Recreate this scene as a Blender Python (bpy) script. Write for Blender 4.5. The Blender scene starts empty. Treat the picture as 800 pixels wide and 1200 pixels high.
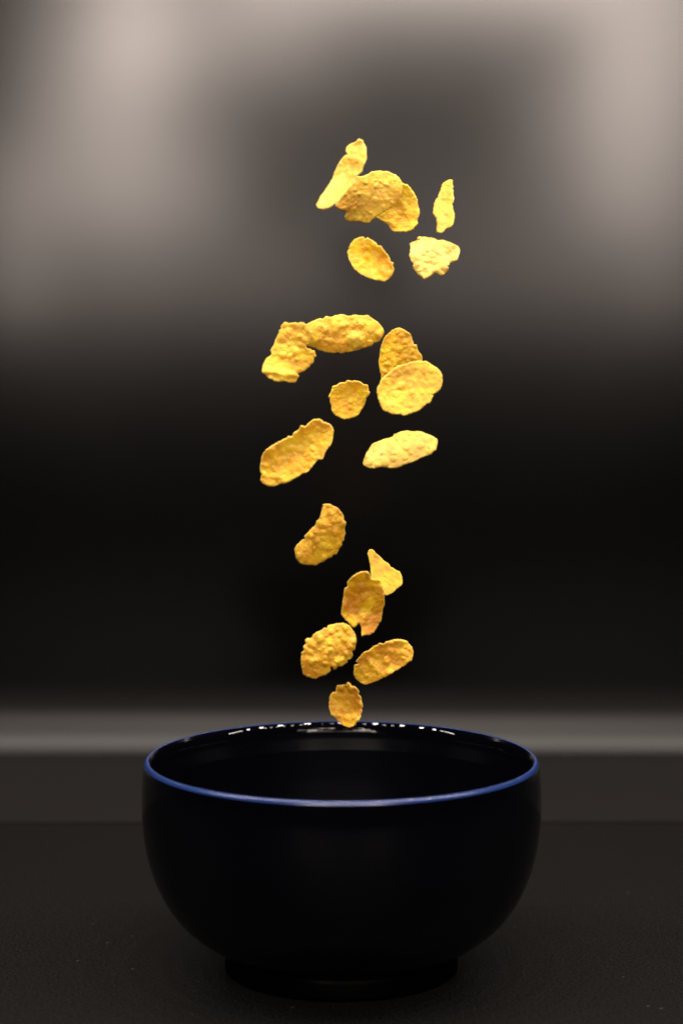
import bpy, math, random
import numpy as np
from mathutils import Vector, Matrix, noise
from mathutils.geometry import delaunay_2d_cdt

random.seed(7)
RNG = np.random.default_rng(7)
S = bpy.context.scene
COL = S.collection

# ------------------------------------------------------------------ camera
FPX = 2500.0                       # focal length in pixels of the 800x1200 photograph
PITCH = math.radians(5.23)
CAM = Vector((0.0, -0.752, 0.2335))
cd = bpy.data.cameras.new('camera')
cam = bpy.data.objects.new('camera', cd)
COL.objects.link(cam)
cam.location = CAM
cam.rotation_euler = (math.radians(90) - PITCH, 0, 0)
cd.sensor_fit = 'VERTICAL'
cd.sensor_height = 36.0
cd.lens = 75.0
cd.clip_start = 0.01
cd.clip_end = 50.0
cd.dof.use_dof = True
cd.dof.focus_distance = 0.775
cd.dof.aperture_fstop = 7.1
S.camera = cam
FWD = Vector((0, math.cos(PITCH), -math.sin(PITCH)))
RGT = Vector((1, 0, 0))
UPV = RGT.cross(FWD)

# ------------------------------------------------------------------ world and lamps
W = bpy.data.worlds.new('World')
S.world = W
W.use_nodes = True
W.node_tree.nodes['Background'].inputs[0].default_value = (0.9, 0.8, 0.72, 1)
W.node_tree.nodes['Background'].inputs[1].default_value = 0.002

WARM = (1.0, 0.845, 0.75)

def area(name, loc, target, w, h, power, color=WARM, spread=180):
    ld = bpy.data.lights.new(name, 'AREA')
    ld.shape = 'RECTANGLE'
    ld.size, ld.size_y = w, h
    ld.energy = power
    ld.color = color
    ld.spread = math.radians(spread)
    o = bpy.data.objects.new(name, ld)
    COL.objects.link(o)
    o.location = loc
    d = Vector(target) - Vector(loc)
    o.rotation_euler = d.to_track_quat('-Z', 'Y').to_euler()
    return o

# a bank of soft lamp panels behind and above the camera, dimmed one by one;
# the satin backdrop mirrors them as the pale glows
PY = -0.92
# (x, z, width, height, watts)
PANELS = [
    (-0.228, 0.627, 0.068, 0.107, 0.456),
    (-0.16, 0.627, 0.068, 0.107, 0.092),
    (-0.073, 0.627, 0.107, 0.107, 0.735),
    (0.039, 0.627, 0.116, 0.107, 0.813),
    (0.15, 0.627, 0.107, 0.107, 0.779),
    (0.238, 0.627, 0.068, 0.107, 0.549),
    (0.301, 0.627, 0.058, 0.107, 0.334),
    (0.359, 0.627, 0.058, 0.107, 0.273),
    (0.461, 0.627, 0.145, 0.107, 0.231),
    (-0.296, 0.535, 0.068, 0.078, 0.12),
    (-0.228, 0.535, 0.068, 0.078, 0.50),
    (-0.16, 0.535, 0.068, 0.078, 0.17),
    (-0.073, 0.535, 0.107, 0.078, 0.234),
    (0.301, 0.535, 0.058, 0.078, 0.275),
    (0.359, 0.535, 0.058, 0.078, 0.214),
    (0.461, 0.535, 0.145, 0.078, 0.218),
    (-0.296, 0.458, 0.068, 0.078, 0.179),
    (-0.228, 0.458, 0.068, 0.078, 0.251),
    (-0.16, 0.458, 0.068, 0.078, 0.034),
    (0.15, 0.458, 0.107, 0.078, 0.004),
    (0.238, 0.458, 0.068, 0.078, 0.075),
    (0.301, 0.458, 0.058, 0.078, 0.277),
    (0.359, 0.458, 0.058, 0.078, 0.198),
    (0.461, 0.458, 0.145, 0.078, 0.027),
    (-0.359, 0.375, 0.058, 0.087, 0.16),
    (-0.296, 0.375, 0.068, 0.087, 0.167),
    (-0.228, 0.375, 0.068, 0.087, 0.244),
    (-0.16, 0.375, 0.068, 0.087, 0.162),
    (-0.073, 0.375, 0.107, 0.087, 0.012),
    (0.039, 0.375, 0.116, 0.087, 0.046),
    (0.15, 0.375, 0.107, 0.087, 0.045),
    (0.238, 0.375, 0.068, 0.087, 0.059),
    (0.301, 0.375, 0.058, 0.087, 0.214),
    (0.359, 0.375, 0.058, 0.087, 0.182),
    (0.461, 0.375, 0.145, 0.087, 0.016),
    (-0.359, 0.283, 0.058, 0.097, 0.15),
    (-0.296, 0.283, 0.068, 0.097, 0.045),
    (-0.228, 0.283, 0.068, 0.097, 0.074),
    (-0.16, 0.283, 0.068, 0.097, 0.055),
    (-0.073, 0.283, 0.107, 0.097, 0.109),
    (0.039, 0.283, 0.116, 0.097, 0.074),
    (0.15, 0.283, 0.107, 0.097, 0.086),
    (0.238, 0.283, 0.068, 0.097, 0.058),
    (0.301, 0.283, 0.058, 0.097, 0.043),
    (0.359, 0.283, 0.058, 0.097, 0.106),
]
for (x, z, w, h, e) in PANELS:
    area('lamp_panel', (x, PY, z), (x, 0.5, z), w, h, e)
# row of small bulbs above the flakes
N_LED = 16
for i in range(N_LED):
    x = -0.20 + 0.49 * i / (N_LED - 1)
    ld = bpy.data.lights.new('led_bulb', 'POINT')
    ld.energy = 0.15
    ld.shadow_soft_size = 0.006
    ld.color = (1.0, 0.88, 0.78)
    o = bpy.data.objects.new('led_bulb', ld)
    COL.objects.link(o)
    o.location = (x, -0.10, 0.502)
# a higher row, sparse in the middle and dense towards its ends: it lights the backdrop's bend
# from above and glints along the bowl's far lip
for x in [0.15 * i - 0.60 for i in range(9)] + [sg * (0.72 + 0.05 * i) for sg in (-1, 1) for i in range(8)]:
    ld = bpy.data.lights.new('ceiling_bulb', 'POINT')
    ld.energy = 4.0 if abs(x) < 0.7 else 0.9
    ld.shadow_soft_size = 0.016
    ld.color = (1.0, 0.89, 0.80)
    o = bpy.data.objects.new('ceiling_bulb', ld)
    COL.objects.link(o)
    o.location = (x, -0.08, 0.80)

S.view_settings.view_transform = 'Standard'
S.view_settings.look = 'None'
S.view_settings.exposure = 0
S.view_settings.gamma = 1
S.cycles.max_bounces = 8
S.cycles.use_denoising = True
S.cycles.sample_clamp_indirect = 6

# ------------------------------------------------------------------ helpers
def new_mat(name):
    m = bpy.data.materials.new(name)
    m.use_nodes = True
    nt = m.node_tree
    return m, nt, nt.nodes['Principled BSDF']

def link_mesh(name, verts, faces, mat, parent=None, smooth=True, loc=None):
    me = bpy.data.meshes.new(name)
    me.from_pydata([tuple(v) for v in verts], [], [tuple(int(i) for i in f) for f in faces])
    me.materials.append(mat)
    if smooth:
        me.polygons.foreach_set('use_smooth', [True] * len(me.polygons))
    me.update()
    o = bpy.data.objects.new(name, me)
    COL.objects.link(o)
    if parent is not None:
        o.parent = parent
    if loc is not None:
        o.location = loc
    return o

def lathe(name, prof, mat, parent=None, n=192, cap=False):
    vs, fs = [], []
    for (r, z) in prof:
        for k in range(n):
            a = 2 * math.pi * k / n
            vs.append((r * math.cos(a), r * math.sin(a), z))
    m = len(prof)
    for j in range(m - 1):
        for k in range(n):
            k2 = (k + 1) % n
            fs.append((j * n + k, j * n + k2, (j + 1) * n + k2, (j + 1) * n + k))
    if cap:
        for j, z in ((0, prof[0][1]), (m - 1, prof[-1][1])):
            c = len(vs)
            vs.append((0, 0, z))
            for k in range(n):
                k2 = (k + 1) % n
                fs.append((c, j * n + k2, j * n + k) if j == 0 else (c, j * n + k, j * n + k2))
    return link_mesh(name, vs, fs, mat, parent)

def spline(pts, per=8):
    """Catmull-Rom through open points."""
    out = []
    P = [pts[0]] + list(pts) + [pts[-1]]
    for i in range(1, len(P) - 2):
        p0, p1, p2, p3 = (np.array(P[i + k], float) for k in (-1, 0, 1, 2))
        for s in range(per):
            t = s / per
            out.append(0.5 * ((2 * p1) + (-p0 + p2) * t + (2 * p0 - 5 * p1 + 4 * p2 - p3) * t * t
                              + (-p0 + 3 * p1 - 3 * p2 + p3) * t ** 3))
    out.append(np.array(pts[-1], float))
    return [tuple(p) for p in out]

# ------------------------------------------------------------------ materials of the setting
def mat_table():
    m, nt, b = new_mat('matte_black_board')
    N, L = nt.nodes, nt.links
    tc = N.new('ShaderNodeTexCoord')
    n1 = N.new('ShaderNodeTexNoise'); n1.inputs['Scale'].default_value = 900; n1.inputs['Detail'].default_value = 5
    L.new(tc.outputs['Object'], n1.inputs['Vector'])
    # sparse pale dust specks
    vo = N.new('ShaderNodeTexVoronoi'); vo.inputs['Scale'].default_value = 240
    L.new(tc.outputs['Object'], vo.inputs['Vector'])
    cr = N.new('ShaderNodeMapRange'); cr.inputs['From Min'].default_value = 0.20; cr.inputs['From Max'].default_value = 0.10
    L.new(vo.outputs['Distance'], cr.inputs['Value'])
    sep = N.new('ShaderNodeSeparateColor'); L.new(vo.outputs['Color'], sep.inputs[0])
    gt = N.new('ShaderNodeMath'); gt.operation = 'GREATER_THAN'; gt.inputs[1].default_value = 0.975
    L.new(sep.outputs[0], gt.inputs[0])
    mu = N.new('ShaderNodeMath'); mu.operation = 'MULTIPLY'
    L.new(cr.outputs[0], mu.inputs[0]); L.new(gt.outputs[0], mu.inputs[1])
    base = N.new('ShaderNodeMapRange')
    base.inputs['From Min'].default_value = 0.38; base.inputs['From Max'].default_value = 0.64
    base.inputs['To Min'].default_value = 0.0; base.inputs['To Max'].default_value = 1.0
    L.new(n1.outputs['Fac'], base.inputs['Value'])
    mx = N.new('ShaderNodeMix'); mx.data_type = 'RGBA'
    mx.inputs[6].default_value = (0.0020, 0.0019, 0.0019, 1)
    mx.inputs[7].default_value = (0.0105, 0.0100, 0.0096, 1)
    L.new(base.outputs[0], mx.inputs[0])
    mx2 = N.new('ShaderNodeMix'); mx2.data_type = 'RGBA'
    L.new(mx.outputs[2], mx2.inputs[6]); mx2.inputs[7].default_value = (0.040, 0.038, 0.036, 1)
    L.new(mu.outputs[0], mx2.inputs[0])
    L.new(mx2.outputs[2], b.inputs['Base Color'])
    b.inputs['Roughness'].default_value = 0.6
    b.inputs['Specular IOR Level'].default_value = 0.12
    bp = N.new('ShaderNodeBump'); bp.inputs['Strength'].default_value = 0.5; bp.inputs['Distance'].default_value = 0.0003
    L.new(n1.outputs['Fac'], bp.inputs['Height']); L.new(bp.outputs[0], b.inputs['Normal'])
    return m

def mat_backdrop():
    m, nt, b = new_mat('satin_black_sheet')
    N, L = nt.nodes, nt.links
    tc = N.new('ShaderNodeTexCoord')
    n1 = N.new('ShaderNodeTexNoise'); n1.inputs['Scale'].default_value = 14; n1.inputs['Detail'].default_value = 4
    L.new(tc.outputs['Object'], n1.inputs['Vector'])
    r = N.new('ShaderNodeMapRange'); r.inputs['To Min'].default_value = 0.155; r.inputs['To Max'].default_value = 0.175
    L.new(n1.outputs['Fac'], r.inputs['Value'])
    # rougher along the bend at the bottom, to widen its reflected band
    sx = N.new('ShaderNodeSeparateXYZ'); L.new(tc.outputs['Object'], sx.inputs[0])
    rz = N.new('ShaderNodeMapRange'); rz.interpolation_type = 'SMOOTHSTEP'
    rz.inputs['From Min'].default_value = 0.026; rz.inputs['From Max'].default_value = 0.052
    rz.inputs['To Min'].default_value = 0.28; rz.inputs['To Max'].default_value = 0.0
    L.new(sx.outputs['Z'], rz.inputs['Value'])
    ad = N.new('ShaderNodeMath'); ad.operation = 'ADD'
    L.new(r.outputs[0], ad.inputs[0]); L.new(rz.outputs[0], ad.inputs[1])
    L.new(ad.outputs[0], b.inputs['Roughness'])
    b.inputs['Base Color'].default_value = (0.0007, 0.00065, 0.0006, 1)
    b.inputs['Specular IOR Level'].default_value = 0.5
    return m

M_TABLE = mat_table()
M_SHEET = mat_backdrop()

# ------------------------------------------------------------------ table and backdrop
tv = [(-1.2, -0.75, 0), (1.2, -0.75, 0), (1.2, 0.9, 0), (-1.2, 0.9, 0),
      (-1.2, -0.75, -0.03), (1.2, -0.75, -0.03), (1.2, 0.9, -0.03), (-1.2, 0.9, -0.03)]
table = link_mesh('table', tv, [(0, 1, 2, 3), (7, 6, 5, 4), (0, 4, 5, 1), (1, 5, 6, 2), (2, 6, 7, 3), (3, 7, 4, 0)], M_TABLE, smooth=False)
table['kind'] = 'structure'

m_, nt_, b_ = new_mat('painted_glow_grey')
b_.inputs['Base Color'].default_value = (0.0125, 0.0115, 0.0107, 1)  # lighter than the table: the glow fading behind the bowl, put into colour
b_.inputs['Roughness'].default_value = 0.6
b_.inputs['Specular IOR Level'].default_value = 0.14
cv = [(-1.15, 0.212, 0.0002), (1.15, 0.226, 0.0002), (1.15, 0.3350, 0.0002), (-1.15, 0.3300, 0.0002),
      (-1.15, 0.212, 0.0006), (1.15, 0.226, 0.0006), (1.15, 0.3350, 0.0088), (-1.15, 0.3300, 0.0088)]
card = link_mesh('added_glow_card', cv, [(3, 2, 1, 0), (4, 5, 6, 7), (0, 1, 5, 4), (1, 2, 6, 5), (2, 3, 7, 6), (3, 0, 4, 7)], m_, smooth=False)  # added for that glow; its back edge covers the bend's dark foot
card['kind'] = 'structure'

def build_backdrop():
    T = 0.0002 + 0.0016
    YW, R = 0.343, 0.030
    Y0 = YW - R - 0.003
    prof = [(Y0, T), (Y0 + 0.001, T), (YW - R - 0.002, T)]
    for k in range(33):
        a = math.radians(90 * k / 32)
        prof.append((YW - R + R * math.sin(a), T + R * (1 - math.cos(a))))
    prof.append((YW, T + R + 0.004)); prof.append((YW, T + R + 0.02)); prof.append((YW, 0.9))
    n = len(prof)
    # offset profile for the sheet's thickness
    back = []
    for i, (y, z) in enumerate(prof):
        a = prof[max(i - 1, 0)]; c = prof[min(i + 1, n - 1)]
        t = Vector((c[0] - a[0], c[1] - a[1])).normalized()
        back.append((y + t.y * 0.0012, z - t.x * 0.0012))
    loop = prof + back[::-1]
    X = 1.15
    # the bend is a little wider at its left end
    vs = [(-X, YW - (YW - y) * 1.15, z if z > 0.05 else z * 1.15) for y, z in loop] + [(X, YW - (YW - y) * 0.85, z if z > 0.05 else z * 0.85) for y, z in loop]
    m = len(loop)
    fs = [(i, (i + 1) % m, m + (i + 1) % m, m + i) for i in range(m)]
    fs = [f[::-1] for f in fs]
    o = link_mesh('backdrop', vs, fs, M_SHEET)
    o.data.set_sharp_from_angle(angle=math.radians(20))
    o['kind'] = 'structure'
    return o
build_backdrop()

# ------------------------------------------------------------------ bowl
def mat_glaze(name, col, rough, spec=0.35, bump=0.10, soft=0.0):
    m, nt, b = new_mat(name)
    N, L = nt.nodes, nt.links
    b.inputs['Base Color'].default_value = (*col, 1)
    tc = N.new('ShaderNodeTexCoord')
    n1 = N.new('ShaderNodeTexNoise'); n1.inputs['Scale'].default_value = 55; n1.inputs['Detail'].default_value = 5
    L.new(tc.outputs['Object'], n1.inputs['Vector'])
    r = N.new('ShaderNodeMapRange'); r.inputs['From Min'].default_value = 0.35; r.inputs['From Max'].default_value = 0.75
    r.inputs['To Min'].default_value = rough; r.inputs['To Max'].default_value = rough * 1.4
    L.new(n1.outputs['Fac'], r.inputs['Value'])
    if soft:                                    # rougher below the polished lip, to blur the lamp reflections
        sx = N.new('ShaderNodeSeparateXYZ'); L.new(tc.outputs['Object'], sx.inputs[0])
        rz = N.new('ShaderNodeMapRange'); rz.inputs['From Min'].default_value = 0.0735; rz.inputs['From Max'].default_value = 0.0715
        rz.inputs['To Min'].default_value = 0.0; rz.inputs['To Max'].default_value = soft
        L.new(sx.outputs['Z'], rz.inputs['Value'])
        ad = N.new('ShaderNodeMath'); ad.operation = 'ADD'
        L.new(r.outputs[0], ad.inputs[0]); L.new(rz.outputs[0], ad.inputs[1]); L.new(ad.outputs[0], b.inputs['Roughness'])
    else:
        L.new(r.outputs[0], b.inputs['Roughness'])
    n2 = N.new('ShaderNodeTexNoise'); n2.inputs['Scale'].default_value = 90; n2.inputs['Detail'].default_value = 2
    L.new(tc.outputs['Object'], n2.inputs['Vector'])
    bp = N.new('ShaderNodeBump'); bp.inputs['Strength'].default_value = bump; bp.inputs['Distance'].default_value = 0.0003
    L.new(n2.outputs['Fac'], bp.inputs['Height']); L.new(bp.outputs[0], b.inputs['Normal'])
    b.inputs['Specular IOR Level'].default_value = spec
    return m

M_GLAZE = mat_glaze('black_navy_glaze', (0.0010, 0.0012, 0.0024), 0.09)
M_INNER = mat_glaze('black_inner_glaze', (0.0010, 0.0012, 0.0024), 0.018, 0.36, 0.0, 0.18)
M_RIM = mat_glaze('blue_rim_glaze', (0.016, 0.040, 0.17), 0.22, 0.75, 0.25)
M_FOOT = mat_glaze('foot_glaze', (0.0004, 0.0004, 0.0005), 0.35, 0.03, 0.05)

mm = 0.001
HR = 76.5                     # rim height, mm
bowl = bpy.data.objects.new('bowl', None)
bowl.empty_display_size = 0.05
COL.objects.link(bowl)
bowl['label'] = 'glossy black cereal bowl with a thin blue rim standing on the dark table'
bowl['category'] = 'bowl'
RS = 1.011
outer = [(36.5, 8.2), (41.0, 8.6), (46.5, 10.6), (52.5, 14.6), (58.2, 20.0), (63.0, 27.0), (66.8, 35.5), (69.3, 45.5), (70.4, 56.0),
         (70.4, 65.0), (70.0, 71.0), (69.65, 74.2), (69.52, 75.15)]
inner = [(64.75, 66.0), (64.5, 60.0), (64.0, 52.0), (62.6, 42.0), (59.8, 33.0), (55.4, 25.0), (49.5, 18.8),
         (41.0, 14.6), (30.0, 12.4), (16.0, 11.6), (0.0001, 11.4)]
body = lathe('body', [(r * RS * mm, z * mm) for r, z in spline(outer, 8)], M_GLAZE, bowl)
# lip: the blue glaze covers its outer and top edge, the black inner glaze rolls over into it
lip = []
for k in range(11):
    a = math.radians(14 + 101 * k / 10)
    lip.append((68.35 + 1.2 * math.cos(a), 74.75 + 1.75 * math.sin(a)))
xe, ze = lip[-1]
inlip = []
for k in range(15):
    a = math.radians(25 + 65 * k / 14)          # surface tilt, from nearly level to upright
    c0, s0 = math.cos(math.radians(25)), math.sin(math.radians(25))
    inlip.append((xe - 3.6 * (math.sin(a) - s0), ze - 5.5 * (c0 - math.cos(a))))
inlip.append((inlip[-1][0] - 0.03, inlip[-1][1] - 1.5))
lathe('inner_wall', [(r * RS * mm, z * mm) for r, z in inlip + spline(inner, 8)], M_INNER, bowl)
lathe('rim', [(r * RS * mm, z * mm) for r, z in lip], M_RIM, bowl)
# foot ring standing on the table
foot = [(37.5, 9.2), (40.6, 9.1), (40.9, 6.0), (41.5, 2.0), (41.4, 0.6), (40.6, 0.05), (38.3, 0.05), (37.4, 0.6), (36.8, 4.0), (36.5, 8.3)]
lathe('foot_ring', [(r * RS * mm, z * mm) for r, z in foot], M_FOOT, bowl)

# ------------------------------------------------------------------ corn flakes
def mat_flake():
    m, nt, b = new_mat('toasted_corn')
    N, L = nt.nodes, nt.links
    tc = N.new('ShaderNodeTexCoord')
    oi = N.new('ShaderNodeObjectInfo')
    def attr(nm, typ='GEOMETRY'):
        a = N.new('ShaderNodeAttribute'); a.attribute_name = nm; a.attribute_type = typ; return a
    def mix(fac, a, c, blend='MIX'):
        x = N.new('ShaderNodeMix'); x.data_type = 'RGBA'; x.blend_type = blend
        if isinstance(fac, (int, float)): x.inputs[0].default_value = fac
        else: L.new(fac, x.inputs[0])
        for s, v in ((6, a), (7, c)):
            if isinstance(v, tuple): x.inputs[s].default_value = (*v, 1)
            else: L.new(v, x.inputs[s])
        return x.outputs[2]
    def rng(v, a, c, lo=0, hi=1):
        r = N.new('ShaderNodeMapRange'); r.inputs['From Min'].default_value = a; r.inputs['From Max'].default_value = c
        r.inputs['To Min'].default_value = lo; r.inputs['To Max'].default_value = hi
        L.new(v, r.inputs['Value']); return r.outputs[0]
    def mul(a, v):
        x = N.new('ShaderNodeMath'); x.operation = 'MULTIPLY'; L.new(a, x.inputs[0])
        if isinstance(v, (int, float)): x.inputs[1].default_value = v
        else: L.new(v, x.inputs[1])
        return x.outputs[0]
    # shift the pattern per object
    va = N.new('ShaderNodeVectorMath'); va.operation = 'ADD'
    L.new(tc.outputs['Object'], va.inputs[0]); L.new(oi.outputs['Location'], va.inputs[1])
    def noise_(scale, det=4, dist=0.0):
        n = N.new('ShaderNodeTexNoise'); n.inputs['Scale'].default_value = scale
        n.inputs['Detail'].default_value = det; n.inputs['Distortion'].default_value = dist
        L.new(va.outputs[0], n.inputs['Vector']); return n.outputs['Fac']
    tone = attr('tone', 'OBJECT'); toast_dim = attr('toast_dim', 'OBJECT')
    big = noise_(150, 4, 0.8)
    med = noise_(380, 4, 0.5)
    fine = noise_(1300, 5)
    col = mix(rng(big, 0.38, 0.62), (0.74, 0.35, 0.003), (0.86, 0.56, 0.012))
    col = mix(tone.outputs['Fac'], col, (0.92, 0.75, 0.24))                                   # paler flakes
    col = mix(mul(rng(attr('blister').outputs['Fac'], 0.25, 1.3), 0.38), col, (0.94, 0.68, 0.10))
    hollow = mul(rng(med, 0.48, 0.68, 0.0, 1.25), toast_dim.outputs['Fac'])
    col = mix(hollow, col, (0.48, 0.165, 0.006))
    big2 = noise_(95, 3, 0.4)
    x = mul(rng(big2, 0.44, 0.64, 0.0, 1.15), toast_dim.outputs['Fac'])
    col = mix(x, col, (0.55, 0.21, 0.006))
    e = mul(rng(attr('edge').outputs['Fac'], 0.0, 1.0, 1.0, 0.0), rng(med, 0.42, 0.62, 0.0, 0.75))
    col = mix(mul(e, 0.45), col, (0.60, 0.24, 0.03))
    col = mix(mul(rng(fine, 0.55, 0.75), 0.22), col, (0.95, 0.77, 0.12))
    col = mix(mul(rng(attr('edge').outputs['Fac'], 0.0, 0.32, 1.0, 0.0), 0.6), col, (0.96, 0.80, 0.18))
    spot = attr('spot')
    col = mix(spot.outputs['Fac'], col, (0.16, 0.10, 0.04))
    L.new(col, b.inputs['Base Color'])
    b.inputs['Subsurface Weight'].default_value = 0.10
    b.inputs['Subsurface Radius'].default_value = (1.0, 0.5, 0.12)
    b.inputs['Subsurface Scale'].default_value = 0.0012
    L.new(rng(med, 0.3, 0.7, 0.36, 0.58), b.inputs['Roughness'])
    b.inputs['Specular IOR Level'].default_value = 0.35
    b1 = N.new('ShaderNodeBump'); b1.inputs['Strength'].default_value = 0.55; b1.inputs['Distance'].default_value = 0.00030
    L.new(med, b1.inputs['Height'])
    b2 = N.new('ShaderNodeBump'); b2.inputs['Strength'].default_value = 0.6; b2.inputs['Distance'].default_value = 0.00022
    L.new(fine, b2.inputs['Height']); L.new(b1.outputs[0], b2.inputs['Normal'])
    L.new(b2.outputs[0], b.inputs['Normal'])
    return m
M_FLAKE = mat_flake()

def vnoise(P, f, seed):
    """fractal value noise, vectorised; P in mm (n,2)."""
    r = np.random.default_rng(seed)
    G = r.random((64, 64))
    out = np.zeros(len(P)); amp = 1.0; tot = 0
    ang = r.random() * 6.28
    c, s = math.cos(ang), math.sin(ang)
    Q = np.stack([P[:, 0] * c - P[:, 1] * s, P[:, 0] * s + P[:, 1] * c], 1) * f + 17.3
    for o in range(3):
        i = np.floor(Q).astype(int); t = Q - i; t = t * t * (3 - 2 * t)
        a = G[i[:, 0] % 64, i[:, 1] % 64]; b = G[(i[:, 0] + 1) % 64, i[:, 1] % 64]
        d = G[i[:, 0] % 64, (i[:, 1] + 1) % 64]; e = G[(i[:, 0] + 1) % 64, (i[:, 1] + 1) % 64]
        out += amp * ((a * (1 - t[:, 0]) + b * t[:, 0]) * (1 - t[:, 1]) + (d * (1 - t[:, 0]) + e * t[:, 0]) * t[:, 1])
        tot += amp; amp *= 0.5; Q = Q * 2.03 + 5.1
    return out / tot * 2 - 1

def inside(P, poly):
    x, y = P[:, 0], P[:, 1]
    r = np.zeros(len(P), bool)
    n = len(poly)
    for i in range(n):
        x1, y1 = poly[i]; x2, y2 = poly[(i + 1) % n]
        if y1 == y2: continue
        c = ((y1 > y) != (y2 > y)) & (x < (x2 - x1) * (y - y1) / (y2 - y1) + x1)
        r ^= c
    return r

def seg_dist(P, poly):
    A = poly; B = np.roll(poly, -1, 0)
    out = np.full(len(P), 1e9)
    AB = B - A; L2 = (AB ** 2).sum(1) + 1e-12
    for k in range(len(A)):
        t = np.clip(((P - A[k]) @ AB[k]) / L2[k], 0, 1)
        d = np.hypot(P[:, 0] - A[k, 0] - t * AB[k, 0], P[:, 1] - A[k, 1] - t * AB[k, 1])
        np.minimum(out, d, out)
    return out

def make_flake(fr, pts, dy, tilt=(0, 0), cup=(0.0, 0.0), axis=0.0, nbl=16, blr=(0.8, 2.0), blh=0.42, wrinkle=0.28,
               th=0.75, tone=0.0, toast_dim=0.3, label='', big=None, spots=(), folds=(), seed=0):
    """pts: outline traced in the photograph (px); dy: metres behind (+) or before (-) the bowl's axis."""
    x0, y0, sc = fr
    px = np.array([(x0 + a / sc, y0 + b / sc) for a, b in pts], float)
    if ((px[:, 0] * np.roll(px[:, 1], -1) - np.roll(px[:, 0], -1) * px[:, 1]).sum()) > 0:
        px = px[::-1]
    c = (px.min(0) + px.max(0)) / 2
    depth = 0.745 + dy
    k = depth / FPX * 1000.0                       # mm per px
    poly = np.stack([(px[:, 0] - c[0]) * k, -(px[:, 1] - c[1]) * k], 1)
    # resample the outline, round it a little, make it ragged
    seg = np.hypot(*(np.roll(poly, -1, 0) - poly).T)
    out = []
    n = len(poly)
    for i in range(n):
        p0, p1, p2, p3 = poly[i - 1], poly[i], poly[(i + 1) % n], poly[(i + 2) % n]
        m = max(1, int(round(seg[i] / 0.27)))
        for s in range(m):
            t = s / m
            cr = 0.5 * ((2 * p1) + (-p0 + p2) * t + (2 * p0 - 5 * p1 + 4 * p2 - p3) * t * t + (-p0 + 3 * p1 - 3 * p2 + p3) * t ** 3)
            out.append(0.75 * cr + 0.25 * (p1 * (1 - t) + p2 * t))
    B = np.array(out)
    tang = np.roll(B, -1, 0) - np.roll(B, 1, 0)
    tang /= np.hypot(tang[:, 0], tang[:, 1])[:, None] + 1e-9
    nrm = np.stack([tang[:, 1], -tang[:, 0]], 1)
    rag = vnoise(B, 0.8, seed + 11) * 0.15 + vnoise(B, 2.2, seed + 12) * 0.18 + vnoise(B, 4.6, seed + 13) * 0.14
    B = B + nrm * rag[:, None]
    # interior points
    h = 0.27
    lo, hi = B.min(0), B.max(0)
    gx = np.arange(lo[0], hi[0], h); gy = np.arange(lo[1], hi[1], h * 0.866)
    r = np.random.default_rng(seed + 5)
    I = np.array([(x + (h / 2 if j % 2 else 0), y) for j, y in enumerate(gy) for x in gx])
    I += r.uniform(-0.04, 0.04, I.shape)
    I = I[inside(I, B)]
    I = I[seg_dist(I, B) > 0.15]
    P = [Vector(p) for p in np.vstack([B, I])]
    nb = len(B)
    vo, _, fo, ov, _, _ = delaunay_2d_cdt(P, [], [list(range(nb))], 1, 1e-5)
    V = np.array([(v.x, v.y) for v in vo])
    bound = np.array([any(q < nb for q in o) for o in ov])
    D = seg_dist(V, B)
    D[bound] = 0
    # sheet: tilt, curl, wrinkles
    ca, sa = math.cos(math.radians(axis)), math.sin(math.radians(axis))
    p = V[:, 0] * ca + V[:, 1] * sa
    q = -V[:, 0] * sa + V[:, 1] * ca
    hp = (p.max() - p.min()) / 2; hq = (q.max() - q.min()) / 2
    w = tilt[0] * q + tilt[1] * p
    w = w + cup[0] * hq * (q / hq) ** 2 + cup[1] * hp * (p / hp) ** 2
    w = w + wrinkle * 1.9 * vnoise(V, 0.16, seed + 1) + wrinkle * 1.15 * vnoise(V, 0.42, seed + 2)
    for (fx, fy, fa, fh, fw) in folds:            # creases: a ridge across the flake
        cxp, cyp = (fx - c[0]) * k, -(fy - c[1]) * k
        a = math.radians(fa)
        dd = -(V[:, 0] - cxp) * math.sin(a) + (V[:, 1] - cyp) * math.cos(a)
        w = w + fh * np.exp(-(dd / fw) ** 2)
    # blisters on both faces
    def blisters(sd, cnt):
        rr = np.random.default_rng(sd)
        f = np.zeros(len(V))
        idx = rr.integers(0, len(V), int(cnt * 1.3))
        wob = vnoise(V, 0.8, sd + 3)
        for t_ in idx:
            R = rr.uniform(blr[0] * 1.15, blr[1] * 1.6)
            asp = rr.uniform(0.65, 1.0); an = rr.uniform(0, 3.14)
            dx, dy_ = V[:, 0] - V[t_, 0], V[:, 1] - V[t_, 1]
            a_ = dx * math.cos(an) + dy_ * math.sin(an); b_ = (-dx * math.sin(an) + dy_ * math.cos(an)) / asp
            d2 = (a_ * a_ + b_ * b_) / (R * R)
            f = np.maximum(f, blh * R * rr.uniform(0.35, 1.0) * np.clip(1 - d2 * (1 + 0.5 * wob), 0, 1) ** 1.25)
        return f
    fb = blisters(seed + 31, nbl)
    for bb in (big or ()):
        bx, by, R, hh = (bb[0] - c[0]) * k, -(bb[1] - c[1]) * k, bb[2] * k, bb[3]
        d2 = ((V[:, 0] - bx) ** 2 + (V[:, 1] - by) ** 2) / (R * R)
        fb = np.maximum(fb, 0.8 * hh * np.clip(1 - d2 * (1 + 0.45 * vnoise(V, 0.7, seed + 77)), 0, 1) ** 1.1)
    small = 0.08 * vnoise(V, 0.9, seed + 3) + 0.06 * vnoise(V, 2.2, seed + 4)
    bkb = blisters(seed + 47, nbl)
    edge = np.clip(D / 0.75, 0, 1)
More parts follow.
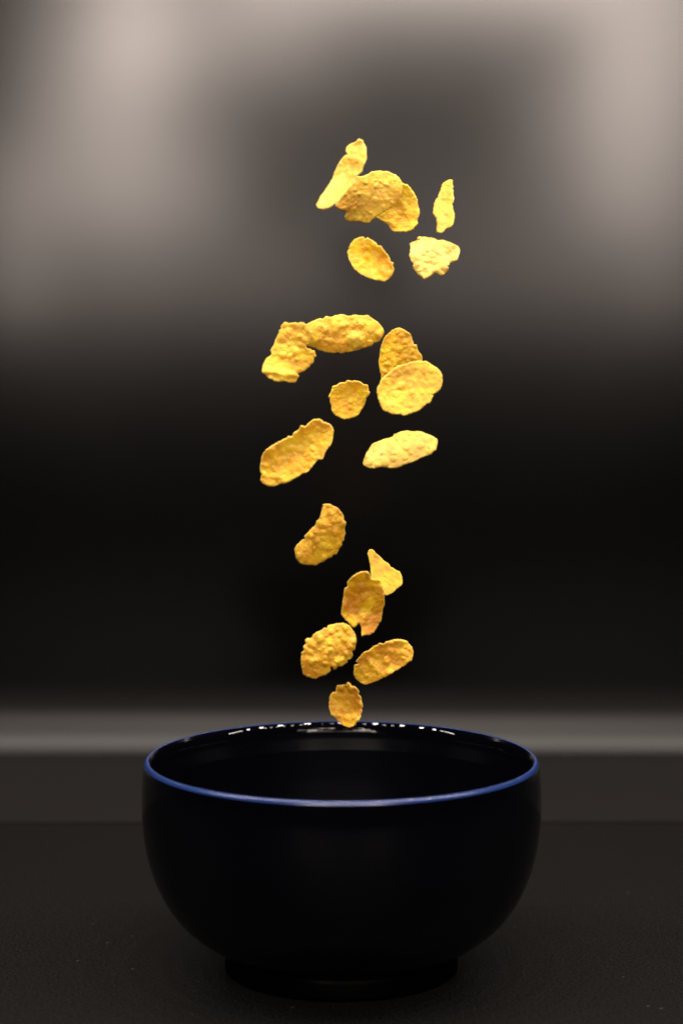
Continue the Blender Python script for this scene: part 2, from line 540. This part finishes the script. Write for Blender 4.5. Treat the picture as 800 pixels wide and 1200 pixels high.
    prof = np.sqrt(1 - (1 - edge) ** 2)
    tf = th * (0.5 + 0.12 * vnoise(V, 0.3, seed + 8))
    zf = w + prof * tf + prof * (fb + small)
    zb = w - prof * tf - prof * (bkb * 0.8)
    nV = len(V)
    backidx = np.arange(nV)
    fr_ = np.where(~bound)[0]
    backidx[fr_] = nV + np.arange(len(fr_))
    def to3(v2, z):
        z = z * mm
        v = v2 * mm
        return v[:, :1] * np.array(RGT) + v[:, 1:2] * np.array(UPV) - z[:, None] * np.array(FWD)
    VV = np.vstack([to3(V, zf), to3(V[fr_], zb[fr_])])
    faces = []
    for f in fo:
        f = list(f)
        a, b2, c2 = V[f[0]], V[f[1]], V[f[2]]
        if (b2[0] - a[0]) * (c2[1] - a[1]) - (b2[1] - a[1]) * (c2[0] - a[0]) < 0:
            f = f[::-1]
        faces.append(f)
        if not all(bound[i] for i in f):
            faces.append([int(backidx[i]) for i in f[::-1]])
    ctr = np.array(CAM) + depth * (np.array(FWD) + np.array(RGT) * (c[0] - 400) / FPX + np.array(UPV) * (600 - c[1]) / FPX)
    o = link_mesh('cornflake', VV, faces, M_FLAKE, loc=ctr)
    me = o.data
    def put(nm, vals):
        a = me.attributes.new(nm, 'FLOAT', 'POINT'); a.data.foreach_set('value', np.asarray(vals, np.float32))
    put('blister', np.concatenate([fb, bkb[fr_]]) / 0.9)
    put('edge', np.concatenate([np.clip(D / 1.6, 0, 1), np.clip(D[fr_] / 1.6, 0, 1)]))
    sp = np.zeros(nV)
    for (sx, sy, sr, st) in spots:
        ax, ay = (sx - c[0]) * k, -(sy - c[1]) * k
        d = np.hypot(V[:, 0] - ax, V[:, 1] - ay) / (sr * k)
        sp = np.maximum(sp, st * np.clip(1.4 - d, 0, 1))
    put('spot', np.concatenate([sp, np.zeros(len(fr_))]))
    o['tone'] = float(tone)
    o['toast_dim'] = float(toast_dim)  # toasting; raised on the lower flakes to paint in their dimmer light
    o['label'] = label
    o['category'] = 'cornflake'
    o['group'] = 'cornflakes falling into the bowl'
    return o

Z1 = (360, 155, 8.0); Z2 = (390, 190, 800 / 110); Z4 = (490, 200, 800 / 60); Z5 = (400, 270, 800 / 70); Z6 = (470, 265, 10.0)
Z7 = (300, 370, 10.0); Z8 = (350, 350, 8.0); Z9 = (430, 375, 8.0); Z11 = (380, 440, 800 / 60); Z12 = (300, 485, 8.0)
Z13 = (420, 495, 8.0); Z14 = (340, 585, 800 / 70); Z15 = (395, 640, 10.0); Z17 = (345, 725, 10.0); Z18 = (410, 745, 10.0)
Z19 = (380, 795, 16.0)

make_flake(Z1, [(480, 65), (510, 85), (535, 125), (550, 170), (555, 240), (545, 300), (525, 350), (512, 400), (480, 425), (430, 480),
    (400, 530), (355, 590), (315, 640), (275, 685), (235, 715), (190, 740), (140, 740), (100, 722), (85, 690), (105, 640),
    (130, 595), (165, 545), (205, 480), (240, 415), (262, 350), (290, 290), (330, 235), (352, 216), (368, 212), (380, 212), (374, 200), (358, 170), (365, 130), (400, 105), (450, 95), (465, 85)],
    -0.014, tilt=(-0.75, -0.1), cup=(0.35, 0.25), axis=62, nbl=12, tone=0.30, toast_dim=0.18, seed=101, wrinkle=0.35,
    folds=[(403, 182, -30, 0.9, 2.0)], spots=[(407.8, 187.6, 1.0, 0.8)],  # a small hole's darkness, painted as a dark spot
    label='tall curled yellow cornflake standing on end, highest in the top cluster')
make_flake(Z2, [(200, 120), (240, 123), (300, 100), (325, 85), (370, 75), (430, 77), (490, 90), (545, 118), (575, 150), (592, 195), (590, 240),
    (570, 300), (540, 345), (490, 385), (430, 425), (385, 450), (350, 475), (310, 508), (270, 508), (215, 495), (165, 493),
    (115, 485), (98, 455), (112, 415), (75, 405), (35, 380), (20, 350), (80, 270), (150, 190)],
    0.004, tilt=(0.15, 0.15), cup=(-0.18, -0.12), axis=20, nbl=34, blr=(0.4, 0.9), tone=0.22, toast_dim=0.25, seed=202, wrinkle=0.22,
    label='broad tan finely blistered cornflake, middle one of the three overlapping at the top')
make_flake(Z2, [(592, 185), (640, 205), (675, 240), (700, 285), (718, 320), (725, 370), (738, 410), (735, 450), (720, 490), (722, 530),
    (700, 560), (665, 592), (600, 598), (520, 595), (490, 570), (460, 530), (420, 510), (370, 480), (400, 400), (440, 310),
    (500, 220), (550, 180)],
    0.018, tilt=(0.20, 0.05), cup=(0.25, 0.15), axis=60, nbl=8, blh=0.25, tone=0.06, toast_dim=0.15, seed=303,
    label='smooth golden cornflake half hidden behind the broad tan flake in the top cluster')
make_flake(Z4, [(490, 125), (530, 140), (538, 200), (545, 265), (525, 285), (548, 320), (545, 400), (552, 460), (540, 510), (518, 540),
    (525, 590), (530, 640), (545, 700), (545, 770), (530, 850), (500, 915), (460, 935), (410, 945), (380, 990), (330, 1005),
    (285, 985), (275, 930), (285, 850), (275, 760), (255, 710), (228, 655), (238, 600), (245, 520), (265, 440), (310, 395),
    (330, 330), (360, 240), (385, 180), (430, 145)],
    0.0, tilt=(-0.9, -0.45), cup=(0.30, 0.10), axis=84, nbl=10, tone=0.25, toast_dim=0.15, seed=404,
    label='narrow yellow cornflake seen almost edge-on, alone at the upper right')
make_flake(Z5, [(280, 88), (300, 105), (318, 128), (345, 105), (400, 130), (455, 160), (480, 190), (490, 215), (520, 208), (555, 250),
    (600, 310), (640, 355), (652, 395), (650, 420), (690, 440), (688, 480), (705, 530), (690, 580), (650, 640), (580, 690),
    (510, 685), (430, 672), (350, 650), (280, 615), (210, 570), (150, 510), (110, 430), (88, 350), (85, 300), (100, 260),
    (105, 225), (135, 175), (170, 130), (220, 105)],
    -0.006, tilt=(-0.25, 0.0), cup=(0.42, 0.22), axis=-48, nbl=9, blh=0.22, tone=0.0, toast_dim=0.22, seed=505, wrinkle=0.35,
    label='bright orange-yellow oval cornflake with a nicked upper edge, left of the pale crumbly flake')
make_flake(Z6, [(215, 90), (260, 100), (320, 108), (380, 120), (435, 150), (490, 145), (550, 165), (610, 190), (660, 220), (687, 260),
    (685, 320), (665, 370), (640, 410), (600, 425), (565, 440), (560, 465), (545, 475), (555, 500), (545, 530), (505, 565),
    (475, 588), (430, 580), (395, 560), (350, 590), (310, 620), (265, 628), (230, 600), (190, 560), (155, 510), (132, 470),
    (140, 440), (115, 410), (100, 360), (92, 320), (108, 295), (100, 270), (112, 240), (98, 190), (140, 160), (190, 140),
    (215, 130), (185, 120)],
    0.004, tilt=(-0.45, 0.05), cup=(-0.20, -0.10), axis=5, nbl=34, blr=(0.5, 1.5), blh=0.6, tone=0.62, toast_dim=0.22, seed=606, wrinkle=0.5,
    label='pale cream crumbly cornflake with a ragged outline and brown lower tip')
make_flake(Z7, [(340, 70), (380, 85), (440, 80), (500, 85), (540, 78), (580, 100), (610, 130), (635, 180), (640, 230), (625, 290),
    (605, 330), (590, 370), (640, 390), (685, 405), (690, 440), (705, 460), (680, 490), (670, 530), (650, 560), (620, 600),
    (570, 640), (520, 670), (490, 680), (508, 710), (480, 745), (455, 785), (400, 785), (330, 775), (260, 780), (200, 765),
    (150, 740), (110, 700), (75, 670), (72, 610), (90, 550), (130, 490), (180, 460), (175, 425), (165, 405), (195, 360),
    (220, 300), (238, 260), (265, 200), (265, 160), (290, 150), (285, 130), (310, 95)],
    -0.010, tilt=(0.05, -0.1), cup=(-0.2, 0.12), axis=65, nbl=22, blr=(0.5, 1.3), tone=0.10, toast_dim=0.22, seed=707, wrinkle=0.34,
    big=[(351, 395, 5.0, 0.9), (332, 416, 5.0, 1.0), (348, 421, 3.5, 0.7)], spots=[(351.5, 395.5, 1.5, 0.55)],
    folds=[(330, 438, -6, 1.0, 1.0)],
    label='boot-shaped bumpy yellow cornflake folded along its lower edge, leftmost of the middle cluster')
make_flake(Z8, [(65, 240), (130, 205), (205, 178), (225, 185), (255, 160), (310, 165), (350, 150), (420, 145), (465, 158), (520, 145),
    (560, 150), (590, 155), (640, 150), (690, 180), (740, 220), (780, 265), (795, 310), (785, 350), (760, 390), (735, 408),
    (705, 410), (690, 435), (640, 455), (580, 470), (510, 490), (450, 500), (395, 515), (360, 500), (320, 510), (265, 500),
    (200, 485), (140, 460), (88, 440), (84, 400), (70, 330), (60, 270)],
    0.006, tilt=(0.05, 0.05), cup=(-0.3, -0.06), axis=4, nbl=26, blr=(0.5, 1.5), tone=0.08, toast_dim=0.30, seed=808,
    big=[(416.5, 398, 12.5, 2.2), (387, 400, 4.5, 0.9), (406, 380, 4, 0.8)],
    label='long horizontal oval cornflake with one large round blister, touching the boot-shaped flake')
make_flake(Z9, [(285, 68), (320, 75), (360, 100), (400, 130), (415, 160), (425, 205), (440, 230), (462, 235), (475, 280), (500, 320),
    (522, 375), (500, 450), (350, 520), (200, 580), (140, 570), (130, 500), (115, 440), (108, 385), (120, 310), (125, 260),
    (145, 200), (165, 150), (200, 120), (240, 90)],
    0.014, tilt=(-0.3, 0.15), cup=(-0.25, -0.1), axis=80, nbl=30, blr=(0.5, 1.1), blh=0.5, tone=0.05, toast_dim=0.35, seed=909,
    label='upright rough tan cornflake partly hidden behind the large round flake')
make_flake(Z9, [(525, 385), (560, 388), (600, 415), (650, 445), (690, 495), (705, 545), (700, 600), (680, 650), (640, 690), (605, 705),
    (618, 715), (590, 775), (550, 790), (510, 830), (450, 865), (390, 885), (340, 897), (290, 885), (240, 890), (190, 870),
    (150, 850), (125, 800), (105, 750), (95, 700), (92, 640), (115, 600), (120, 570), (150, 535), (190, 500), (240, 460),
    (280, 430), (350, 415), (400, 395), (450, 385), (490, 380)],
    -0.006, tilt=(-0.15, -0.05), cup=(0.16, 0.10), axis=30, nbl=14, blr=(0.4, 1.0), blh=0.3, tone=0.14, toast_dim=0.22, seed=1010,
    big=[(470, 452, 6, 0.7), (463, 462, 5, 0.5)],
    label='large round golden cornflake in front, lower right of the middle cluster')
make_flake(Z11, [(370, 75), (430, 85), (490, 90), (550, 100), (610, 130), (670, 155), (690, 200), (692, 240), (712, 270), (690, 320),
    (660, 360), (640, 420), (610, 490), (570, 560), (520, 630), (450, 660), (380, 682), (310, 685), (240, 665), (180, 635),
    (130, 590), (108, 530), (110, 470), (90, 430), (85, 370), (65, 325), (90, 280), (110, 230), (120, 180), (180, 155),
    (240, 115), (310, 108)],
    0.010, tilt=(0.1, 0.0), cup=(0.15, 0.15), axis=0, nbl=12, blr=(0.3, 0.8), blh=0.22, tone=0.0, toast_dim=0.28, seed=1111, wrinkle=0.15,
    label='small flat roundish cornflake alone left of the large round flake')
make_flake(Z12, [(540, 55), (600, 48), (635, 75), (680, 90), (715, 120), (725, 170), (718, 230), (700, 290), (665, 330), (645, 380),
    (620, 425), (585, 430), (540, 480), (490, 540), (440, 560), (400, 590), (350, 615), (290, 650), (230, 658), (160, 680),
    (100, 672), (60, 650), (42, 620), (48, 570), (35, 530), (38, 480), (50, 430), (60, 380), (100, 335), (160, 290),
    (220, 255), (290, 225), (295, 210), (335, 210), (355, 175), (395, 155), (420, 110), (460, 120), (480, 100), (510, 70)],
    -0.008, tilt=(-0.05, 0.05), cup=(0.34, 0.06), axis=38, nbl=16, blr=(0.5, 1.3), blh=0.35, tone=0.05, toast_dim=0.24, seed=1212, wrinkle=0.42,
    label='long slanting golden cornflake with a wavy upper edge, left below the middle cluster')
make_flake(Z13, [(450, 72), (510, 78), (570, 78), (630, 98), (690, 125), (730, 150), (742, 180), (735, 220), (720, 260), (690, 285),
    (660, 310), (610, 325), (550, 355), (490, 380), (430, 400), (370, 425), (300, 430), (240, 425), (215, 415), (180, 430),
    (130, 432), (80, 420), (42, 395), (50, 340), (70, 290), (100, 240), (130, 200), (180, 175), (230, 150), (310, 135),
    (340, 105), (390, 82)],
    0.002, tilt=(-0.6, 0.05), cup=(-0.28, -0.10), axis=18, nbl=24, blr=(0.4, 1.1), blh=0.6, tone=0.40, toast_dim=0.12, seed=1313,
    big=[(434, 541, 4.5, 1.0), (451, 543, 5.5, 1.1), (460, 537, 4.5, 0.9), (442, 545, 3.5, 0.8)], spots=[(447, 532.5, 1.9, 0.8)],
    label='pale lemon-yellow lance-shaped cornflake with a small dark speck, right of the slanting golden flake')
make_flake(Z14, [(440, 65), (480, 60), (540, 70), (600, 95), (650, 130), (690, 180), (715, 230), (720, 280), (748, 315), (740, 360),
    (730, 420), (735, 460), (722, 510), (722, 550), (690, 590), (690, 625), (650, 680), (620, 735), (570, 750), (555, 785),
    (500, 800), (460, 840), (400, 860), (340, 892), (280, 885), (200, 885), (130, 865), (90, 820), (75, 780), (65, 730),
    (52, 680), (80, 620), (120, 580), (165, 535), (195, 530), (190, 490), (240, 440), (280, 395), (330, 345), (350, 300),
    (390, 250), (410, 180), (425, 110), (445, 95), (430, 75)],
    0.0, tilt=(0.05, 0.1), cup=(-0.3, -0.1), axis=52, nbl=24, blr=(0.6, 1.5), blh=0.45, tone=0.05, toast_dim=0.55, seed=1414,
    big=[(378, 624, 4.5, 1.1), (379, 611, 4.0, 0.9), (391, 611, 4, 0.8), (365, 629, 4, 0.8)],
    label='kidney-shaped blistered tan cornflake alone in the middle of the dark gap')
make_flake(Z15, [(380, 38), (420, 45), (450, 80), (500, 120), (550, 170), (600, 200), (620, 235), (680, 270), (730, 300), (755, 350),
    (762, 400), (760, 445), (720, 480), (670, 520), (620, 560), (570, 572), (500, 540), (430, 480), (405, 400), (395, 320),
    (390, 250), (375, 180), (362, 110), (358, 70)],
    0.010, tilt=(-0.1, 0.3), cup=(0.2, 0.1), axis=-45, nbl=8, blr=(0.4, 0.9), blh=0.22, tone=0.12, toast_dim=0.12, seed=1515, wrinkle=0.2,
    label='triangular bright yellow cornflake with a pointed top, behind the brown notched flake')
make_flake(Z15, [(300, 290), (350, 295), (385, 325), (400, 370), (450, 385), (500, 400), (520, 450), (545, 520), (555, 590), (550, 700),
    (535, 740), (530, 800), (515, 870), (490, 910), (460, 960), (430, 1010), (380, 1035), (330, 1040), (290, 1052), (280, 1020),
    (285, 980), (270, 930), (245, 905), (225, 935), (190, 952), (150, 920), (100, 870), (65, 830), (45, 790), (50, 740),
    (60, 680), (70, 600), (80, 520), (90, 485), (120, 475), (110, 430), (145, 385), (190, 340), (240, 305)],
    -0.004, tilt=(0.0, 0.15), cup=(-0.12, 0.25), axis=80, nbl=10, blr=(0.7, 1.6), blh=0.22, tone=-0.0, toast_dim=0.85, seed=1616, wrinkle=0.45,
    label='darkest orange-brown cornflake with a split notch in its bottom edge')
make_flake(Z17, [(470, 62), (510, 55), (560, 52), (610, 65), (650, 90), (685, 140), (715, 200), (730, 270), (715, 320), (705, 365),
    (680, 390), (685, 430), (655, 480), (620, 490), (615, 520), (560, 560), (510, 565), (490, 595), (455, 600), (440, 570),
    (415, 575), (425, 600), (410, 630), (370, 660), (300, 680), (250, 710), (200, 700), (150, 695), (100, 655), (92, 610),
    (80, 550), (72, 500), (75, 460), (85, 430), (78, 400), (110, 370), (102, 330), (135, 290), (125, 260), (145, 235),
    (200, 225), (220, 190), (260, 160), (320, 130), (350, 105), (380, 110), (385, 90), (430, 70)],
    -0.006, tilt=(0.0, 0.0), cup=(-0.2, -0.15), axis=40, nbl=40, blr=(0.5, 1.3), blh=0.55, tone=0.06, toast_dim=0.55, seed=1717,
    big=[(381, 777.5, 5.0, 1.2), (369.5, 774.5, 4.0, 0.9), (367, 757, 4.5, 0.8), (387, 762, 4.0, 0.8)], spots=[(369.5, 774, 1.1, 0.35)],
    label='oval knobbly cornflake covered in blisters, left one of the pair above the lowest flake')
make_flake(Z18, [(590, 40), (640, 50), (680, 70), (690, 95), (725, 130), (740, 175), (735, 240), (715, 290), (680, 310), (640, 345),
    (590, 375), (540, 405), (480, 445), (420, 480), (360, 505), (300, 535), (240, 565), (180, 578), (130, 565), (90, 530),
    (50, 480), (40, 420), (50, 360), (60, 335), (90, 325), (65, 300), (110, 245), (160, 190), (215, 165), (260, 130),
    (320, 100), (335, 82), (390, 90), (420, 65), (480, 50), (540, 42)],
    0.006, tilt=(0.0, 0.1), cup=(0.22, -0.08), axis=33, nbl=24, blr=(0.5, 1.4), blh=0.42, tone=0.04, toast_dim=0.60, seed=1818, wrinkle=0.45,
    big=[(434, 775, 5.5, 1.0), (452, 772, 4, 0.8)],
    label='slanting oblong bumpy cornflake, right one of the pair above the lowest flake')
make_flake(Z19, [(430, 60), (480, 75), (515, 125), (560, 135), (610, 175), (640, 210), (655, 250), (635, 290), (680, 320), (695, 380),
    (705, 430), (718, 520), (700, 560), (705, 600), (685, 660), (685, 700), (650, 760), (610, 810), (560, 870), (500, 900),
    (440, 905), (380, 890), (320, 850), (250, 790), (190, 720), (130, 680), (115, 640), (90, 580), (80, 500), (90, 430),
    (90, 380), (120, 310), (160, 260), (215, 250), (215, 200), (235, 130), (300, 120), (370, 100), (400, 90)],
    0.0, tilt=(-0.3, 0.0), cup=(0.1, 0.35), axis=85, nbl=16, blr=(0.5, 1.1), blh=0.45, tone=0.05, toast_dim=0.70, seed=1919,
    big=[(399, 806, 4.5, 1.3), (411, 807, 5.0, 1.3), (406, 802, 3.5, 1.1)], folds=[(405, 840, -5, 0.9, 1.6)],
    label='small lumpy cornflake, lowest of all, just above the far blue rim of the bowl')
